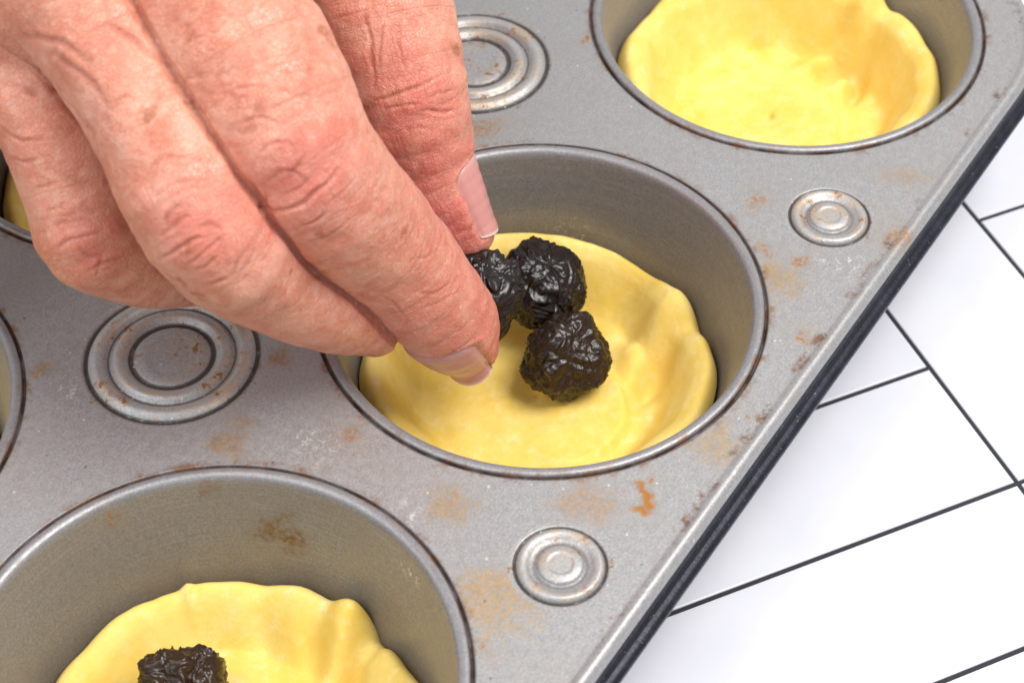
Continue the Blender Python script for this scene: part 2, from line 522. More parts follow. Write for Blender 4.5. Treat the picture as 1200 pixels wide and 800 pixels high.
CPROF = np.vstack([spline([(3.66, 0.0), (3.635, -0.006), (3.61, -0.05), (3.59, -0.055), (3.57, 0.0), (3.53, 0.032), (3.47, 0.034), (3.41, 0.0), (3.37, -0.08), (3.34, -0.22)], 4),
                   [(3.22, -0.75), (3.09, -1.35), (2.95, -2.0), (2.84, -2.5)], spline([(2.78, -2.78), (2.72, -2.93), (2.58, -2.99), (2.3, -3.0)], 3), [(1.2, -3.0), (0.01, -3.0)],
                   [(0.01, -3.035), (2.6, -3.035), (2.8, -2.93), (3.40, -0.2), (3.62, -0.07)]])
v, f = lathe(CPROF, 160)
cup_me = None
for x in XS:
    for y in YS:
        if cup_me is None:
            o = mesh('cup', v, f[:, ::-1].copy(), CUP, pan)
            cup_me = o.data
        else:
            o = link('cup', cup_me, pan)
        o.location = (x * S, y * S, 0)


def stamped(name, R, RO, prof, places, m):
    pr = [(RO, 0.0)] + [(q[0] * R, q[1] * 0.78) for q in prof]
    v, f = lathe(spline(pr, 4), m)
    first = None
    for x, y in places:
        if first is None:
            o = mesh(name, v, f[:, ::-1].copy(), DISC, pan)
            first = o.data
        else:
            o = link(name, first, pan)
        o.location = (x * S, y * S, 0)


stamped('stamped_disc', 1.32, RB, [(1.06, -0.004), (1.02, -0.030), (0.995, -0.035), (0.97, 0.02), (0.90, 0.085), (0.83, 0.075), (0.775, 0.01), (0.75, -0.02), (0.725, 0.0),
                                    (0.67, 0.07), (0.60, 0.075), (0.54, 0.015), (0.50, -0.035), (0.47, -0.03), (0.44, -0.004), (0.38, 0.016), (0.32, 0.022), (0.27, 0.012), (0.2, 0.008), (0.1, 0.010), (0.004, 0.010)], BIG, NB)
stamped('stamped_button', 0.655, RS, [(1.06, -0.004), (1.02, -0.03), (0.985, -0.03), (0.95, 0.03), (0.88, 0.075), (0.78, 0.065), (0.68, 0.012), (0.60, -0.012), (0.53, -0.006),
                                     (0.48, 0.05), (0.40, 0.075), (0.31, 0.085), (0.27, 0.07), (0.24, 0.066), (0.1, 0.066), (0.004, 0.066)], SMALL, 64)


# ------------------------------------------------------------------ pastry shells
def wall_r(z):
    return 3.34 + (z + 0.22) * (3.34 - 2.78) / (2.78 - 0.22)


DIRR = math.atan2(RIGHT[1], RIGHT[0])


def pastry(x, y, zf, ze, seed, label, step=(1.75, 0.25, 0.10), folds=(), wav=0.16, edge_knob=None):
    """a disc of dough pressed into a cup: floor, sloping wall, rounded uneven top edge, pinched folds"""
    M = 288
    th = np.arange(M) * 2 * PI / M
    ones = np.ones(M)
    circ = np.stack([np.cos(th), np.sin(th), 0 * th], 1)
    top = ze + wav * (fbm(circ * 1.3 + seed, 3, seed)) + 0.035 * fbm(circ * 5 + seed, 2, seed + 3)
    for a, w, h in (edge_knob or []):
        top = top + h * np.exp(-(np.angle(np.exp(1j * (th - a))) / w) ** 2)
    ro = wall_r(top) - 0.05 - 0.05 * (1 + fbm(circ * 2.2 + seed * 2, 2, seed + 5))
    thick = 0.42 + 0.12 * fbm(circ * 2 + seed + 9, 2, seed + 7)
    ri = ro - thick
    rings, fl = [], []
    nr = 70
    rf = 1.95 + 0.16 * fbm(circ * 1.6 + seed + 4, 2, seed + 11)
    for k in range(nr):
        t = k / (nr - 1)
        r = 0.004 + t * (ri - 0.004)
        u = np.clip((r - rf) / (ri - rf), 0, 1)
        z = zf + (top - 0.06 - zf) * (0.75 * u ** 1.35 + 0.25 * sstep(0, 1, u))
        X, Y = r * np.cos(th), r * np.sin(th)
        # the slightly thicker middle with its soft step
        sr, sw, sh = step
        off = np.hypot(X - 0.15 * math.cos(seed), Y - 0.15 * math.sin(seed)) + 0.16 * fbm(np.stack([X * 0.8, Y * 0.8, ones * seed], 1), 3, seed + 2)
        z = z + sh * (0.55 + 0.45 * np.cos(th - DIRR)) * (1 - sstep(sr - sw, sr, off))
        z = z + 0.045 * fbm(np.stack([X * 0.9, Y * 0.9, ones * (seed + 2)], 1), 3, seed + 1) + 0.010 * fbm(np.stack([X * 4, Y * 4, ones], 1), 2, seed + 6)
        for a, r0, r1, w, d, sk in folds:                   # creases pressed into the wall
            da = np.angle(np.exp(1j * (th - a - sk * (r - r0)))) * np.maximum(r, 0.3)
            win = sstep(r0, r0 + 0.45, r) * (1 - 0.93 * sstep(r1 - 0.75, r1 - 0.15, r))
            z = z - d * win * np.exp(-(da / w) ** 2) + 0.55 * d * win * np.exp(-((da - 2.0 * w) / (1.3 * w)) ** 2)
        rings.append(np.stack([X, Y, z], 1))
        fl.append(1 - 0.4 * u)
    zin = rings[-1][:, 2]
    w = ro - ri
    sl = np.clip((rings[-1][:, 2] - rings[-3][:, 2]) / (2 * (ri - 0.004) / (nr - 1)), 0.3, 0.9)
    for k in range(1, 13):                                  # rounded top edge, carrying on from the slope of the wall
        q = k / 12
        a = 1 - (1 - q) ** 1.6
        r = ri + w * a
        z = zin + w * (sl * a - (sl + 0.45) * a ** 3.5)
        rings.append(np.stack([r * np.cos(th), r * np.sin(th), z], 1))
        fl.append(ones * 1.25)
    zl = rings[-1][:, 2]
    for k in range(1, 9):
        z = zl + (-2.90 - zl) * k / 8
        r = np.minimum(wall_r(z) - 0.03, ro + 0.02 * 0)
        r = wall_r(z) - (wall_r(zl) - ro) * (1 - k / 8) - 0.03 * k / 8
        rings.append(np.stack([r * np.cos(th), r * np.sin(th), z], 1))
        fl.append(ones * 0.2)
    rings.append(np.stack([2.6 * np.cos(th), 2.6 * np.sin(th), ones * -2.99], 1))
    fl.append(ones * 0.2)
    v = np.concatenate(rings)
    n = len(rings)
    o = mesh('pastry_shell', v, grid_faces(n, M), DOUGH, None, attrs={'flour': np.concatenate([np.broadcast_to(q, (M,)) for q in fl])})
    o.location = (x * S, y * S, 0)
    return tag(o, label, 'pastry', 'raw pastry shells pressed into the pan')


pastry(0, 0, -2.42, -1.40, 3, 'raw yellow pastry shell under the fingertips, with three dark raisins',
       step=(1.72, 0.28, 0.20), folds=((DIRR - 0.05, 1.4, 2.9, 0.30, 0.42, 0.35), (DIRR + 0.75, 1.6, 2.8, 0.16, 0.13, -0.2)), edge_knob=[(-0.15, 0.45, -0.2)])
pastry(PX, 0, -2.42, -1.22, 8, 'empty raw yellow pastry shell in the cup at the corner of the pan', step=(1.5, 0.20, 0.14),
       folds=((DIRR + 0.9, 1.3, 2.75, 0.20, 0.42, -0.3), (DIRR + 0.3, 1.4, 3.0, 0.20, 0.36, 0.3), (DIRR + 1.6, 1.7, 2.8, 0.2, 0.12, 0.2)))
pastry(-PX, 0, -2.5, -1.80, 5, 'raw yellow pastry shell holding one raisin, in the cup at the bottom left', step=(1.8, 0.3, 0.08),
       folds=((DIRR + 0.42, 1.5, 3.1, 0.20, 0.42, 0.3), (DIRR + 0.9, 1.7, 2.9, 0.2, 0.2, 0.2), (DIRR + 1.3, 1.7, 2.8, 0.2, 0.10, 0.2)), edge_knob=[(0.87, 0.035, 0.10), (DIRR + 0.22, 0.16, 0.34)])
pastry(-PX, PY, -2.5, -1.75, 12, 'raw yellow pastry shell half out of view at the left edge, beside the stamped disc')
pastry(0, PY, -2.5, -1.85, 15, 'raw yellow pastry shell in the cup behind the hand')


# ------------------------------------------------------------------ raisins
def raisin(loc, r, seed, label, brown=0.0, scale=(1, 1, 0.86), rot=(0, 0, 0), freq=4.4, amp=0.048, group='dark raisins on the pastry'):
    bm = bmesh.new()
    bmesh.ops.create_icosphere(bm, subdivisions=6, radius=1.0)
    me = bpy.data.meshes.new('raisin')
    bm.to_mesh(me)
    bm.free()
    n = len(me.vertices)
    c = np.empty(n * 3)
    me.vertices.foreach_get('co', c)
    d = c.reshape(-1, 3)
    w = np.stack([vnoise(d * 1.6 + k * 7 + seed, seed + k) for k in range(3)], 1)
    q = d * r * freq + w * 1.25

    def ridge(x, sd):
        return (1 - np.minimum(np.abs(vnoise(x, sd)) * 1.8, 1)) ** 2.0
    r1 = ridge(q, seed + 21)
    r2 = ridge(q * 1.8 + 3, seed + 22)
    r3 = ridge(q * 3.6 + 5, seed + 23)
    h = amp * (1.1 * r1 - 0.9 * ridge(q * 1.15 + 11, seed + 41) + 0.5 * r2 - 0.35 * ridge(q * 2.3 + 11, seed + 42) + 0.12 * r3) + 0.17 * r * fbm(d * 1.5 + seed, 2, seed + 31)
    v = d * (r + h)[:, None] * np.array(scale)
    me.vertices.foreach_set('co', (v * S).ravel())
    me.polygons.foreach_set('use_smooth', np.ones(len(me.polygons), dtype=bool))
    at = me.attributes.new('brown', 'FLOAT', 'POINT')
    at.data.foreach_set('value', np.full(n, brown, dtype=np.float32))
    at = me.attributes.new('cavity', 'FLOAT', 'POINT')
    at.data.foreach_set('value', np.clip(1 - r1 - 0.4 * r2, 0, 1).astype(np.float32))
    me.update()
    o = link('raisin', me, None, RAISIN)
    o.location = Vector(loc) * S
    o.rotation_euler = rot
    return tag(o, label, 'raisin', group)


raisin((0.50, -0.24, -1.74), 0.72, 4, 'round dark raisin lying on the dough, lowest of the three in one shell', brown=0.55, scale=(1.02, 1.02, 0.84), rot=(0.5, -0.3, 0.4), freq=5.4, amp=0.043)
raisin((1.40, 0.80, -1.38), 0.75, 9, 'round wrinkled black raisin between the held raisin and the round raisin on the dough', scale=(1, 1, 0.70), rot=(0.33, -0.62, 1.2))
raisin((-0.36, 0.86, -0.05), 0.65, 14, 'shiny black raisin held between the thumb and the index fingertip', scale=(1.12, 0.95, 0.70), rot=(0.5, -0.5, 0.3), freq=2.8, amp=0.055)
raisin((-7.92, 1.08, -1.86), 0.63, 19, 'brownish raisin alone in the pastry at the bottom of the photo', brown=1.0, scale=(1, 0.9, 0.95), rot=(0.2, 0.1, 2.0), freq=3.2, amp=0.075)

# ------------------------------------------------------------------ the hand: one continuous skin grown from a distance field round the bones
CHAINS = {
    'index': [[-1.749, 5.826, 6.7, 1.19], [-2.751, 3.136, 5.5, 1.209], [-3.128, 1.937, 4.4, 1.065], [-2.37, 1.374, 2.6, 0.955], [-1.919, 0.879, 1.3, 0.85], [-1.617, 0.624, 0.5, 0.751], [-1.411, 0.487, -0.05, 0.549]],
    'middle': [[-3.061, 6.313, 6.3, 1.108], [-3.883, 4.044, 5.2, 0.927], [-4.547, 2.534, 4.1, 0.924], [-3.897, 2.128, 2.7, 0.775], [-3.122, 1.669, 1.6, 0.655], [-2.534, 1.363, 0.9, 0.517]],
    'ring': [[-3.698, 8.479, 5.2, 1.062], [-4.186, 5.883, 4.5, 0.819], [-4.571, 5.021, 3.6, 0.787], [-4.838, 4.55, 2.9, 0.732], [-4.148, 4.189, 1.9, 0.595], [-3.35, 3.891, 1.2, 0.496], [-2.839, 3.603, 0.8, 0.411]],
    'little': [[-4.488, 9.619, 4.6, 0.903], [-5.584, 8.434, 3.5, 0.697], [-5.802, 7.751, 2.3, 0.609], [-5.705, 7.399, 1.5, 0.491]],
    'thumb': [[2.589, 5.525, 4.6, 1.254], [1.394, 4.13, 3.6, 1.21], [0.615, 3.047, 2.6, 1.046], [0.376, 2.468, 1.4, 0.82], [0.29, 2.026, 0.85, 0.674], [0.238, 1.65, 0.42, 0.539]],
}
PALM = [[[-1.751, 5.104, 5.0, 1.087], [-2.727, 6.631, 4.9, 1.066]], [[-3.003, 6.569, 4.8, 0.988], [-3.937, 7.469, 4.4, 0.868]], [[-1.749, 5.826, 6.7, 1.19], [3.672, 13.708, 9.5, 1.629]], [[-3.256, 6.608, 6.3, 1.155], [3.222, 14.386, 9.5, 1.629]], [[-3.698, 8.479, 5.2, 1.112], [3.171, 15.468, 9.0, 1.53]], [[-4.488, 9.619, 4.6, 1.003], [2.697, 16.385, 8.4, 1.414]], [[2.589, 5.525, 4.6, 1.254], [5.605, 13.655, 8.0, 1.601]], [[-1.046, 6.571, 6.0, 1.057], [3.561, 7.463, 4.8, 1.13]], [[3.385, 13.861, 9.3, 1.7], [9.7, 24.083, 12.0, 2.068]]]
EXTRA = {
}
DORSAL = {'index': np.array([-0.607, -0.094, 0.789]), 'middle': np.array([-0.708, -0.05, 0.704]), 'ring': np.array([-0.798, 0.01, 0.602]), 'little': np.array([-0.755, 0.112, 0.646]), 'thumb': np.array([0.179, -0.804, 0.567])}
NAILDIR = {'index': [-0.955, -0.289, 0.061], 'thumb': [0.448, -0.873, 0.196]}
NAILR = {'index': 0.6, 'thumb': 0.58}
NAILS = {'index': (-0.98, 0.34, 0.56), 'thumb': (-1.08, 0.2, 0.5)}
NAIL_LABEL = {'index': 'pink nail of the index finger', 'thumb': 'long pale nail of the thumb'}
FOLDS = [
    ([[-4.156, 1.661, 4.434], [-3.999, 1.362, 4.61], [-3.74, 1.159, 4.792], [-3.381, 1.074, 4.971]], 0.035, 0.055),
    ([[-4.141, 1.739, 4.728], [-4.188, 1.785, 4.54], [-4.149, 1.637, 4.44]], 0.035, 0.05),
    ([[-4.049, 1.884, 5.306], [-3.837, 1.705, 5.476], [-3.71, 1.501, 5.406]], 0.03, 0.025),
    ([[-4.054, 1.467, 4.164], [-3.893, 1.199, 4.34], [-3.763, 1.085, 4.47]], 0.03, 0.035),
    ([[-4.175, 2.001, 5.053], [-4.176, 1.878, 4.749], [-4.204, 1.779, 4.521]], 0.03, 0.025),
    ([[-3.653, 1.387, 5.299], [-3.846, 1.454, 5.126], [-3.979, 1.513, 4.938]], 0.04, 0.025),
    ([[-4.117, 1.763, 4.916], [-3.96, 1.578, 5.119], [-3.839, 1.398, 5.041], [-3.815, 1.265, 4.859]], 0.03, 0.025),
    ([[-4.057, 1.544, 4.749], [-3.907, 1.366, 4.849], [-3.723, 1.278, 5.012]], 0.025, 0.02),
    ([[-3.746, 1.089, 4.581], [-3.435, 0.957, 4.684], [-3.146, 0.951, 4.802]], 0.025, 0.02),
    ([[-4.03, 2.321, 5.552], [-3.836, 2.031, 5.7], [-3.602, 1.659, 5.635]], 0.03, 0.015),
    ([[-3.864, 2.547, 5.91], [-3.598, 2.176, 6.041], [-3.284, 1.738, 5.877]], 0.03, 0.015),
    ([[-3.968, 1.422, 3.852], [-3.754, 1.059, 4.04], [-3.487, 0.883, 4.239]], 0.025, 0.015),
    ([[-5.468, 2.606, 4.126], [-5.383, 2.317, 4.43], [-5.216, 2.113, 4.579], [-5.096, 1.992, 4.608]], 0.03, 0.055),
    ([[-5.385, 2.549, 4.509], [-5.199, 2.356, 4.762], [-5.07, 2.263, 4.846]], 0.03, 0.045),
    ([[-5.347, 2.074, 4.148], [-5.227, 1.925, 4.244], [-5.082, 1.825, 4.354]], 0.025, 0.03),
    ([[-5.305, 2.04, 3.834], [-5.045, 1.73, 4.017], [-4.812, 1.666, 4.276]], 0.03, 0.025),
    ([[-5.289, 2.494, 4.698], [-5.175, 2.487, 4.874], [-5.029, 2.378, 4.968]], 0.03, 0.025),
    ([[-5.4, 2.195, 4.206], [-5.203, 1.963, 4.412], [-4.924, 1.848, 4.591]], 0.025, 0.03),
    ([[-5.104, 2.114, 4.706], [-4.976, 2.026, 4.742], [-4.882, 1.873, 4.652]], 0.03, 0.02),
    ([[-5.21, 1.885, 3.924], [-4.87, 1.633, 4.068], [-4.601, 1.608, 4.241]], 0.025, 0.018),
    ([[-5.177, 2.751, 5.012], [-4.949, 2.556, 5.163], [-4.711, 2.327, 5.14]], 0.03, 0.015),
    ([[-5.042, 3.047, 5.209], [-4.786, 2.803, 5.363], [-4.536, 2.515, 5.317]], 0.03, 0.015),
    ([[-5.574, 4.766, 3.079], [-5.421, 4.362, 3.485], [-5.05, 4.058, 3.51]], 0.03, 0.03),
    ([[-5.525, 4.694, 2.692], [-5.301, 4.009, 3.07], [-4.859, 3.84, 3.076]], 0.03, 0.03),
    ([[-5.183, 3.976, 3.194], [-5.284, 3.993, 3.064], [-5.356, 4.033, 2.877]], 0.03, 0.035),
    ([[-5.394, 4.249, 3.391], [-5.325, 4.108, 3.241], [-5.145, 3.959, 3.204]], 0.03, 0.02),
    ([[-5.515, 4.849, 3.411], [-5.36, 4.53, 3.677], [-5.131, 4.258, 3.703]], 0.03, 0.02),
    ([[-0.341, 2.888, 2.993], [-0.178, 2.614, 3.127], [0.261, 2.284, 3.222], [0.799, 2.181, 3.158]], 0.03, 0.035),
    ([[-0.051, 2.315, 2.937], [0.31, 2.017, 2.728], [0.846, 1.972, 2.528]], 0.03, 0.05),
    ([[0.172, 2.227, 3.075], [0.516, 2.072, 2.966], [1.124, 2.141, 2.718]], 0.025, 0.03),
    ([[-0.311, 2.689, 2.93], [-0.073, 2.375, 3.011], [0.16, 2.147, 2.881]], 0.025, 0.03),
    ([[0.323, 3.443, 4.112], [0.034, 3.147, 3.703], [-0.272, 2.867, 3.124]], 0.03, 0.03),
    ([[0.366, 3.116, 3.984], [0.055, 3.005, 3.67], [-0.179, 2.829, 3.245]], 0.025, 0.02),
    ([[0.617, 2.975, 4.04], [0.267, 2.774, 3.712], [0.129, 2.503, 3.349]], 0.025, 0.018),
    ([[0.071, 3.957, 3.806], [0.178, 3.616, 4.001], [0.326, 3.398, 4.098]], 0.025, 0.02),
    ([[-2.669, 0.42, 2.252], [-2.42, 0.297, 2.155], [-2.077, 0.233, 2.104]], 0.03, 0.02),
    ([[-2.609, 0.355, 1.925], [-2.323, 0.22, 1.93], [-1.968, 0.162, 1.865]], 0.025, 0.02),
    ([[-3.098, 0.781, 2.424], [-2.871, 0.592, 1.968], [-2.752, 0.551, 1.414]], 0.025, 0.015),
    ([[-2.714, 0.506, 2.952], [-2.395, 0.44, 2.8], [-2.08, 0.44, 2.704]], 0.025, 0.015),
    ([[-4.727, 5.855, 5.127], [-4.554, 5.402, 5.066], [-4.665, 4.636, 5.259], [-4.879, 4.03, 5.218]], 0.05, 0.06),
    ([[-4.026, 4.36, 6.365], [-3.898, 3.917, 6.192], [-3.887, 3.528, 5.971]], 0.06, 0.06),
    ([[-5.021, 5.72, 4.601], [-5.025, 5.329, 4.563], [-4.873, 5.059, 4.632]], 0.03, 0.03),
    ([[-5.124, 5.609, 4.176], [-5.136, 5.212, 4.31], [-4.932, 4.894, 4.444]], 0.025, 0.025),
    ([[-5.261, 5.018, 3.992], [-5.099, 4.74, 4.124]], 0.025, 0.025),
    ([[-5.38, 4.813, 3.738], [-5.194, 4.55, 3.893]], 0.025, 0.02),
    ([[-4.495, 4.927, 5.968], [-4.561, 4.29, 5.874], [-4.708, 3.764, 5.644]], 0.06, 0.03),
    ([[-4.427, 5.619, 5.897], [-4.424, 4.805, 6.12], [-4.428, 4.226, 6.028]], 0.05, 0.03),
    ([[-2.44, 1.057, 4.508], [-0.289, 2.253, 2.358], [-0.019, 1.966, 2.189]], 0.03, 0.015),
    ([[-0.401, 2.569, 2.497], [-0.117, 2.201, 2.642], [0.322, 1.874, 2.384]], 0.03, 0.015),
]
BLUSH = [
    ([-3.79, 1.167, 5.2], 0.8, 0.7),
    ([-5.176, 1.997, 4.8], 0.7, 0.6),
    ([-5.393, 3.935, 3.4], 0.6, 0.6),
    ([-1.349, 0.22, 0.2], 1.1, 0.8),
    ([0.07, 1.581, 0.6], 1.2, 0.8),
    ([-0.88, 1.96, 3.0], 1.9, 0.8),
    ([-1.898, 1.157, 1.4], 1.2, 0.45),
    ([-3.881, 1.765, 4.0], 0.8, 0.35),
]
SUBD = 1


def CREPE(p):
    return 0.6 + 0.8 * sstep(-0.3, 0.5, vnoise(p * 0.7, 99))

VOX = 0.05
FN = ['index', 'middle', 'ring', 'little', 'thumb']


def smin(a, b, k):
    h = np.maximum(k - np.abs(a - b), 0) / k
    return np.minimum(a, b) - h * h * k * 0.25


def capsule(p, a, b):
    a, b = np.asarray(a, dtype=np.float32), np.asarray(b, dtype=np.float32)
    ba = b[:3] - a[:3]
    q = p.astype(np.float32, copy=False) - a[:3]
    pp = np.einsum('ij,ij->i', q, q)
    pb = q @ ba
    bb = ba @ ba
    t = np.clip(pb / bb, 0, 1)
    d = np.sqrt(np.maximum(pp - 2 * t * pb + t * t * bb, 0))
    return d - (a[3] + (b[3] - a[3]) * t), t


def smooth_chain(ch, n=3):
    return spline(ch, n)


FINE = {k: smooth_chain(v) for k, v in CHAINS.items()}


def palm_sdf(p):
    palm = None
    for a, b in PALM:
        d = capsule(p, a, b)[0]
        palm = d if palm is None else smin(palm, d, 1.1)
    return palm


def sdf(p):
    palm = palm_sdf(p)
    web = 0.06 + 0.55 * sstep(0.55, 0.0, palm)              # skin webs fill the roots of the fingers
    tot = None
    for k in FN:
        ch = FINE[k]
        lo, hi = (ch[:, :3] - ch[:, 3:]).min(0), (ch[:, :3] + ch[:, 3:]).max(0)
        out = np.linalg.norm(np.maximum(np.maximum(lo - p, p - hi), 0), axis=1)
        fd = 0.7 + out                                  # far from the finger its box is near enough
        sel = np.where(out < 0.7)[0]
        if len(sel):
            q, c = p[sel], None
            for i in range(len(ch) - 1):
                d = capsule(q, ch[i], ch[i + 1])[0]
                c = d if c is None else np.minimum(c, d)
            for a, b, w in EXTRA.get(k, []):
                c = smin(c, capsule(q, a, b)[0], w)
            fd[sel] = c
        t = smin(palm, fd, 0.55)
        tot = t if tot is None else smin(tot, t, web)
    return tot


def finger_gap(p):
    """how far apart the two nearest fingers are, measured from the skin"""
    ds = []
    for k in FN:
        ch = FINE[k]
        c = np.full(len(p), 9.0)
        for i in range(len(ch) - 1):
            c = np.minimum(c, capsule(p, ch[i], ch[i + 1])[0])
        ds.append(c)
    ds = np.sort(np.array(ds), axis=0)
    return ds[1] - ds[0], ds[1]


def surface(bounds, h):
    lo, hi = np.array(bounds[0]), np.array(bounds[1])
    n = np.ceil((hi - lo) / h).astype(int) + 1
    cs = 5                                              # coarse pass to find the cells near the skin
    nc = (n // cs) + 2
    G = np.stack(np.meshgrid(*[np.arange(q) for q in nc], indexing='ij'), -1).reshape(-1, 3)
    dc = sdf(lo + G * h * cs).reshape(nc)
    D = np.ones(n, dtype=np.float32)
    full = np.repeat(np.repeat(np.repeat(dc, cs, 0), cs, 1), cs, 2)[:n[0], :n[1], :n[2]]
    D[full < 0] = -1
    near = np.abs(full) < h * cs * 2.0
    idx = np.argwhere(near)
    for s in range(0, len(idx), 400000):
        q = idx[s:s + 400000]
        D[q[:, 0], q[:, 1], q[:, 2]] = sdf(lo + q * h)
    ins = D < 0
    cnt = np.zeros(n - 1, dtype=np.int8)
    for dx in (0, 1):
        for dy in (0, 1):
            for dz in (0, 1):
                cnt += ins[dx:n[0] - 1 + dx, dy:n[1] - 1 + dy, dz:n[2] - 1 + dz]
    cells = np.argwhere((cnt > 0) & (cnt < 8))
    cid = np.full(n - 1, -1, dtype=np.int32)
    cid[cells[:, 0], cells[:, 1], cells[:, 2]] = np.arange(len(cells))
    acc = np.zeros((len(cells), 3))
    wt = np.zeros(len(cells))
    cor = [(i, j, k) for i in (0, 1) for j in (0, 1) for k in (0, 1)]
    for a in range(8):
        for b in range(a + 1, 8):
            ca, cb = np.array(cor[a]), np.array(cor[b])
            if np.abs(ca - cb).sum() != 1:
                continue
            va = D[tuple((cells + ca).T)]
            vb = D[tuple((cells + cb).T)]
            m = (va < 0) != (vb < 0)
            t = np.where(m, va / np.where(m, va - vb, 1), 0)
            acc += m[:, None] * (ca + t[:, None] * (cb - ca))
            wt += m
    V = lo + (cells + acc / wt[:, None]) * h
    F = []
    for ax in range(3):
        o1, o2 = [q for q in range(3) if q != ax]
        sl0 = [slice(0, n[q]) for q in range(3)]
        sl1 = list(sl0)
        sl0[ax] = slice(0, n[ax] - 1)
        sl1[ax] = slice(1, n[ax])
        ch = ins[tuple(sl0)] != ins[tuple(sl1)]
        e = np.argwhere(ch)
        e = e[(e[:, o1] > 0) & (e[:, o2] > 0) & (e[:, o1] < n[o1] - 1) & (e[:, o2] < n[o2] - 1)]
        s = ins[tuple(e.T)]
        u1, u2 = np.zeros(3, int), np.zeros(3, int)
        u1[o1] = 1
        u2[o2] = 1
        q = np.stack([cid[tuple((e - u1 - u2).T)], cid[tuple((e - u2).T)], cid[tuple(e.T)], cid[tuple((e - u1).T)]], 1)
        flip = s if ax != 1 else ~s
        q[~flip] = q[~flip][:, ::-1]
        F.append(q)
    F = np.concatenate(F)
    F = F[(F >= 0).all(1)]
    return V, F


def gradient(p, e=0.01):
    g = np.stack([sdf(p + np.eye(3)[k] * e) - sdf(p - np.eye(3)[k] * e) for k in range(3)], 1)
    return g / (np.linalg.norm(g, axis=1)[:, None] + 1e-9)


allp = np.concatenate([np.array(v) for v in CHAINS.values()] + [np.array(s) for s in PALM])
blo = (allp[:, :3] - allp[:, 3:] - 0.3).min(0)
bhi = (allp[:, :3] + allp[:, 3:] + 0.3).max(0)
HV, HF = surface((blo, bhi), VOX)
HV = HV - gradient(HV) * sdf(HV)[:, None] * 0.9

# one level of smooth subdivision, then back onto the skin
tmp = mesh('hand_coarse', HV, HF)
md = tmp.modifiers.new('s', 'SUBSURF')
md.levels = SUBD
md.render_levels = SUBD
dg = bpy.context.evaluated_depsgraph_get()
ev = tmp.evaluated_get(dg)
m2 = bpy.data.meshes.new_from_object(ev)
bpy.data.objects.remove(tmp)
n = len(m2.vertices)
co = np.empty(n * 3, dtype=np.float32)
m2.vertices.foreach_get('co', co)
HV = co.reshape(-1, 3).astype(float) / S
HN = np.empty(n * 3, dtype=np.float32)
m2.vertex_normals.foreach_get('vector', HN)
HN = HN.reshape(-1, 3).astype(float)
HV = HV - HN * sdf(HV)[:, None] * 0.9

# coordinates along and round each finger
best = np.full(n, 1e9)
fu, fv, fi, fr = np.zeros(n), np.zeros(n), np.zeros(n), np.ones(n)
for k, name in enumerate(FN):
    ch = FINE[name]
    L = 0.0
    dors = DORSAL[name]
    for i in range(len(ch) - 1):
        a, b = ch[i], ch[i + 1]
        ax = b[:3] - a[:3]
        sl = np.linalg.norm(ax)
        ax = ax / sl
        d, t = capsule(HV, a, b)
        m = np.where(d < best)[0]
        t = t[m]
        e1 = dors - ax * (dors @ ax)
        e1 /= np.linalg.norm(e1)
        e2 = np.cross(ax, e1)
        rel = HV[m] - (a[:3] + t[:, None] * (b[:3] - a[:3]))
        rad = np.linalg.norm(rel, axis=1)
        ang = np.arctan2(rel @ e2, rel @ e1)
        best[m], fu[m], fv[m], fr[m], fi[m] = d[m], L + t * sl, ang, rad, k
        L += sl
onfinger = sstep(0.6, 0.1, best)
h = np.zeros(n)
gap, second = finger_gap(HV)
h -= 0.11 * np.exp(-(gap / 0.06) ** 2) * sstep(0.45, 0.1, second) * sstep(0.15, 0.6, palm_sdf(HV))          # the folds where two fingers press together
# soft unevenness of flesh, tendons and veins
h += 0.035 * fbm(HV * 0.8, 3, 5) + 0.012 * fbm(HV * 2.6, 3, 8)
# fine wrinkles that run across the finger
uu = fu + 0.10 * vnoise(HV * 3.0, 77) + 0.05 * vnoise(HV * 8.0, 78)
wr = 1 - np.abs(vnoise(np.stack([uu * 7.0, fv * fr * 1.1, fi * 9.7], 1), 3)) * 2
wr2 = 1 - np.abs(vnoise(np.stack([uu * 15.0, fv * fr * 2.2, fi * 9.7 + 3], 1), 4)) * 2
back = sstep(2.0, 0.9, np.abs(fv))
h -= (0.0075 * wr + 0.0035 * wr2) * onfinger * (0.35 + 0.65 * back) * CREPE(HV)
# the deeper folds over the joints and the creases of the thumb: polylines lying on the skin
mark = np.zeros(n)
for pts, wd, dp in FOLDS:
    P = spline(pts, 5) if len(pts) > 2 else np.array(pts)
    lo, hi = P.min(0) - 0.3, P.max(0) + 0.3
    sel = np.where(((HV > lo) & (HV < hi)).all(1))[0]
    if not len(sel):
        continue
    q = HV[sel] + 0.03 * np.stack([vnoise(HV[sel] * 5, 51), vnoise(HV[sel] * 5, 52), vnoise(HV[sel] * 5, 53)], 1)
    dm = np.full(len(sel), 9.0)
    tm = np.zeros(len(sel))
    for i in range(len(P) - 1):
        ba = P[i + 1] - P[i]
        t = np.clip(((q - P[i]) @ ba) / (ba @ ba + 1e-12), 0, 1)
        d = np.linalg.norm(q - P[i] - t[:, None] * ba, axis=1)
        m = d < dm
        dm = np.where(m, d, dm)
        tm = np.where(m, (i + t) / (len(P) - 1), tm)
    fade = np.sqrt(np.clip(4 * tm * (1 - tm), 0, 1))
    g = np.exp(-(dm / wd) ** 2) * fade
    h[sel] -= 0.68 * dp * g
    h[sel] += 0.20 * dp * np.exp(-((dm - 2.0 * wd) / (1.3 * wd)) ** 2) * fade
    mark[sel] = np.maximum(mark[sel], g)


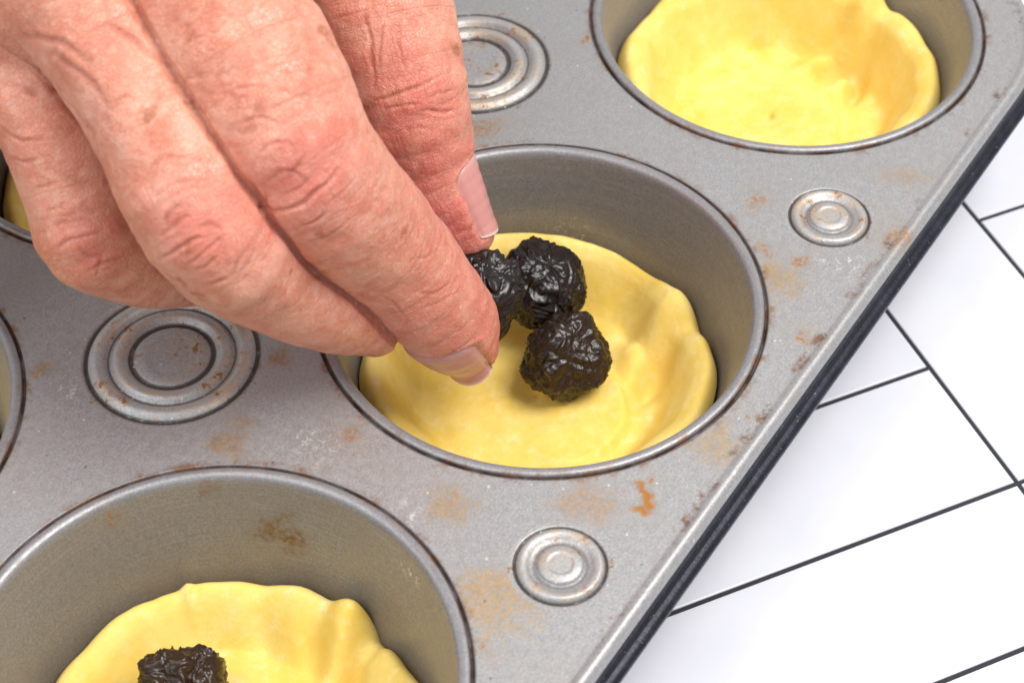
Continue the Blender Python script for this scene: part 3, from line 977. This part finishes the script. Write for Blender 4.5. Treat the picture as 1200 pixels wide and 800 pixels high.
# nails: the plate lies in a shallow bed with a rim of skin round it
def nail_frame(name):
    ch = np.array(CHAINS[name])
    tip, base = ch[-1], ch[-3]
    ax = tip[:3] - base[:3]
    ax /= np.linalg.norm(ax)
    e1 = np.array(NAILDIR[name])
    e1 = e1 - ax * (e1 @ ax)
    e1 /= np.linalg.norm(e1)
    return tip, ax, e1, np.cross(ax, e1)


nails = {}
for name, (l0, l1, half) in NAILS.items():
    tip, ax, e1, e2 = nail_frame(name)
    rel = HV - tip[:3]
    along = rel @ ax
    side = np.arctan2(rel @ e2, rel @ e1) * NAILR[name]
    up = rel @ e1
    w = half * np.sqrt(np.clip(1 - np.clip((l0 + 0.35 - along) / 0.35, 0, 1) ** 2.5, 0, 1))
    inside = np.where((up > 0) & (along > l0 - 0.3) & (along < l1 + 0.25), 1, 0)
    dsg = np.maximum(np.abs(side) - w, np.maximum(l0 - along, along - l1))      # signed distance to the edge of the plate
    h -= inside * 0.055 * sstep(0.05, -0.06, dsg)
    h += inside * 0.020 * np.exp(-((dsg - 0.09) / 0.07) ** 2) * sstep(l1 + 0.05, l1 - 0.2, along)
HVd = HV + HN * h[:, None]

m2.vertices.foreach_set('co', (HVd * S).astype(np.float32).ravel())
m2.polygons.foreach_set('use_smooth', np.ones(len(m2.polygons), dtype=bool))
FW = {'index': 0, 'middle': 1, 'ring': 2, 'little': 3, 'thumb': 4}
red = np.zeros(n)
for c, r, a in BLUSH:
    red = red + a * np.exp(-(np.linalg.norm(HV - np.array(c), axis=1) / r) ** 2)
for nm, a in (('red', np.clip(red, 0, 1)), ('fold', mark)):
    at = m2.attributes.new(nm, 'FLOAT', 'POINT')
    at.data.foreach_set('value', a.astype(np.float32))
at = m2.attributes.new('fuv', 'FLOAT_VECTOR', 'POINT')
at.data.foreach_set('vector', np.stack([fu, fv * fr, fi * 7.3], 1).astype(np.float32).ravel())
m2.name = 'hand'


def skin_material():
    N = NT('weathered_skin')
    c = N.cm()
    uv = N.attr('fuv', 'Vector')
    red, fold = N.attr('red'), N.attr('fold')
    n1, n2, n3 = N.noise(c, 1.0, 4, 0.6), N.noise(c, 5.0, 4, 0.65), N.noise(c, 2.2, 5, 0.7)
    col = N.mix(N.ramp(n1, 0.3, 0.7), (0.71, 0.268, 0.175), (0.79, 0.385, 0.272))
    col = N.mix(N.ramp(n3, 0.42, 0.68, 0, 0.75), col, (0.62, 0.195, 0.115))
    col = N.mix(N.ramp(n2, 0.48, 0.70, 0, 0.40), col, (0.83, 0.52, 0.40))
    col = N.mix(N.math('MULTIPLY', red, N.ramp(n3, 0.3, 0.65, 0.45, 1.0)), col, (0.72, 0.20, 0.165))
    freck = N.math('MULTIPLY', N.ramp(N.noise(N.vmath('ADD', c, (4, 2, 8)), 2.6, 3, 0.6), 0.60, 0.70, 0, 0.7), N.ramp(N.noise(c, 0.55, 2), 0.45, 0.6))
    col = N.mix(freck, col, (0.42, 0.135, 0.05))
    col = N.mix(N.math('MULTIPLY', fold, 0.55), col, (0.45, 0.13, 0.08))
    st = N.vmath('MULTIPLY', uv, (1.0, 0.30, 1.0))
    f1 = N.noise(st, 13, 4, 0.7, 0.4)
    f2 = N.noise(st, 34, 3, 0.7, 0.3)
    v1 = N.node('ShaderNodeTexVoronoi', {'Vector': c, 'Scale': 13.0}, feature='DISTANCE_TO_EDGE').outputs['Distance']
    pore = N.ramp(v1, 0.0, 0.10)
    hgt = N.math('ADD', N.math('MULTIPLY', f1, 1.0), N.math('ADD', N.math('MULTIPLY', f2, 0.8), N.math('MULTIPLY', pore, 0.30)))
    N.P(Base_Color=col, Roughness=N.ramp(n2, 0.3, 0.7, 0.29, 0.44), Subsurface_Weight=0.4, Subsurface_Radius=(1.0, 0.35, 0.18), Subsurface_Scale=0.0028,
        Normal=N.bump(hgt, 0.034, 0.65))
    N.b.inputs['Specular IOR Level'].default_value = 0.5
    return N.m


SKIN = skin_material()
hand = link('hand', m2, None, SKIN)
tag(hand, 'bare weathered right hand pinching a dark raisin over the pastry shell', 'hand')


def nail_material():
    N = NT('nail')
    c = N.cm()
    t, l = N.attr('along'), N.attr('across')
    col = N.mix(N.ramp(t, 0.93, 0.98), (0.62, 0.27, 0.245), (0.74, 0.50, 0.43))
    col = N.mix(N.ramp(t, 0.22, 0.05, 0, 0.5), col, (0.72, 0.42, 0.37))
    st = N.node('ShaderNodeCombineXYZ', {0: N.math('MULTIPLY', l, 9.0), 1: N.math('MULTIPLY', t, 0.7), 2: 0.0}).outputs[0]
    n = N.noise(st, 2.0, 3, 0.6)
    col = N.mix(N.ramp(n, 0.4, 0.7, 0, 0.25), col, (0.70, 0.36, 0.31))
    N.P(Base_Color=col, Roughness=0.27, Subsurface_Weight=0.25, Subsurface_Radius=(1.0, 0.45, 0.3), Subsurface_Scale=0.0012, Normal=N.bump(n, 0.012, 0.4))
    return N.m


NAILM = nail_material()
for name, (l0, l1, half) in NAILS.items():
    tip, ax, e1, e2 = nail_frame(name)
    nu, nv = 25, 33
    V, al, ac = [], [], []
    for j in range(nv):
        t = j / (nv - 1)
        L = l0 + (l1 + 0.05 - l0) * t
        w = half * math.sqrt(max(0.02, 1 - max(0, (0.35 - (L - l0)) / 0.35) ** 2.5))
        tipround = max(0.0, (t - 0.82) / 0.18)
        for i in range(nu):
            s = -1 + 2 * i / (nu - 1)
            LL = L - 0.10 * tipround * s * s
            V.append(tip[:3] + ax * LL + e2 * (w * s) + e1 * 1.6)
            al.append(t)
            ac.append(s)
    V = np.array(V)
    # radial search for the undisplaced skin, fanned round the bone
    A0 = tip[:3] + ax * (V - tip[:3]).dot(ax)[:, None]
    sv = np.array([(q @ e2) for q in (V - A0)])
    phi = np.clip(sv / NAILR[name], -1.35, 1.35)
    D = np.cos(phi)[:, None] * e1 + np.sin(phi)[:, None] * e2
    lo_, hi_ = np.zeros(len(V)), np.full(len(V), 1.3)
    for _ in range(22):
        mid = (lo_ + hi_) / 2
        ins_ = sdf(A0 + D * mid[:, None]) < 0
        lo_, hi_ = np.where(ins_, mid, lo_), np.where(ins_, hi_, mid)
    lo_ = np.maximum(lo_, 0.75 * np.median(lo_))
    V = A0 + D * lo_[:, None]
    al, ac = np.array(al), np.array(ac)
    off = -0.006 + 0.016 * (1 - ac ** 2) - 0.05 * sstep(0.82, 1.0, np.abs(ac)) * 0.6 - 0.04 * sstep(0.10, 0.0, al)
    # flatter than the flesh along its length, standing clear at the free end
    V = V + D * off[:, None] + e1 * (0.02 * sstep(0.8, 1.0, al))[:, None]
    top = V
    bot = V - e1 * 0.035
    VV = np.concatenate([top, bot])
    g = grid_faces(nv, nu, wrap=False)
    k = nv * nu
    side = []
    ed = [j * nu + i for j, i in [(0, i) for i in range(nu)] + [(j, nu - 1) for j in range(1, nv)] + [(nv - 1, i) for i in range(nu - 2, -1, -1)] + [(j, 0) for j in range(nv - 2, 0, -1)]]
    for a, b in zip(ed, ed[1:] + ed[:1]):
        side.append((a, b, b + k, a + k))
    FF = np.concatenate([g, g[:, ::-1] + k, np.array(side)])
    o = mesh('fingernail', VV, FF, NAILM, hand, attrs={'along': np.concatenate([al, al]), 'across': np.concatenate([ac, ac])})
    o['label'] = NAIL_LABEL[name]
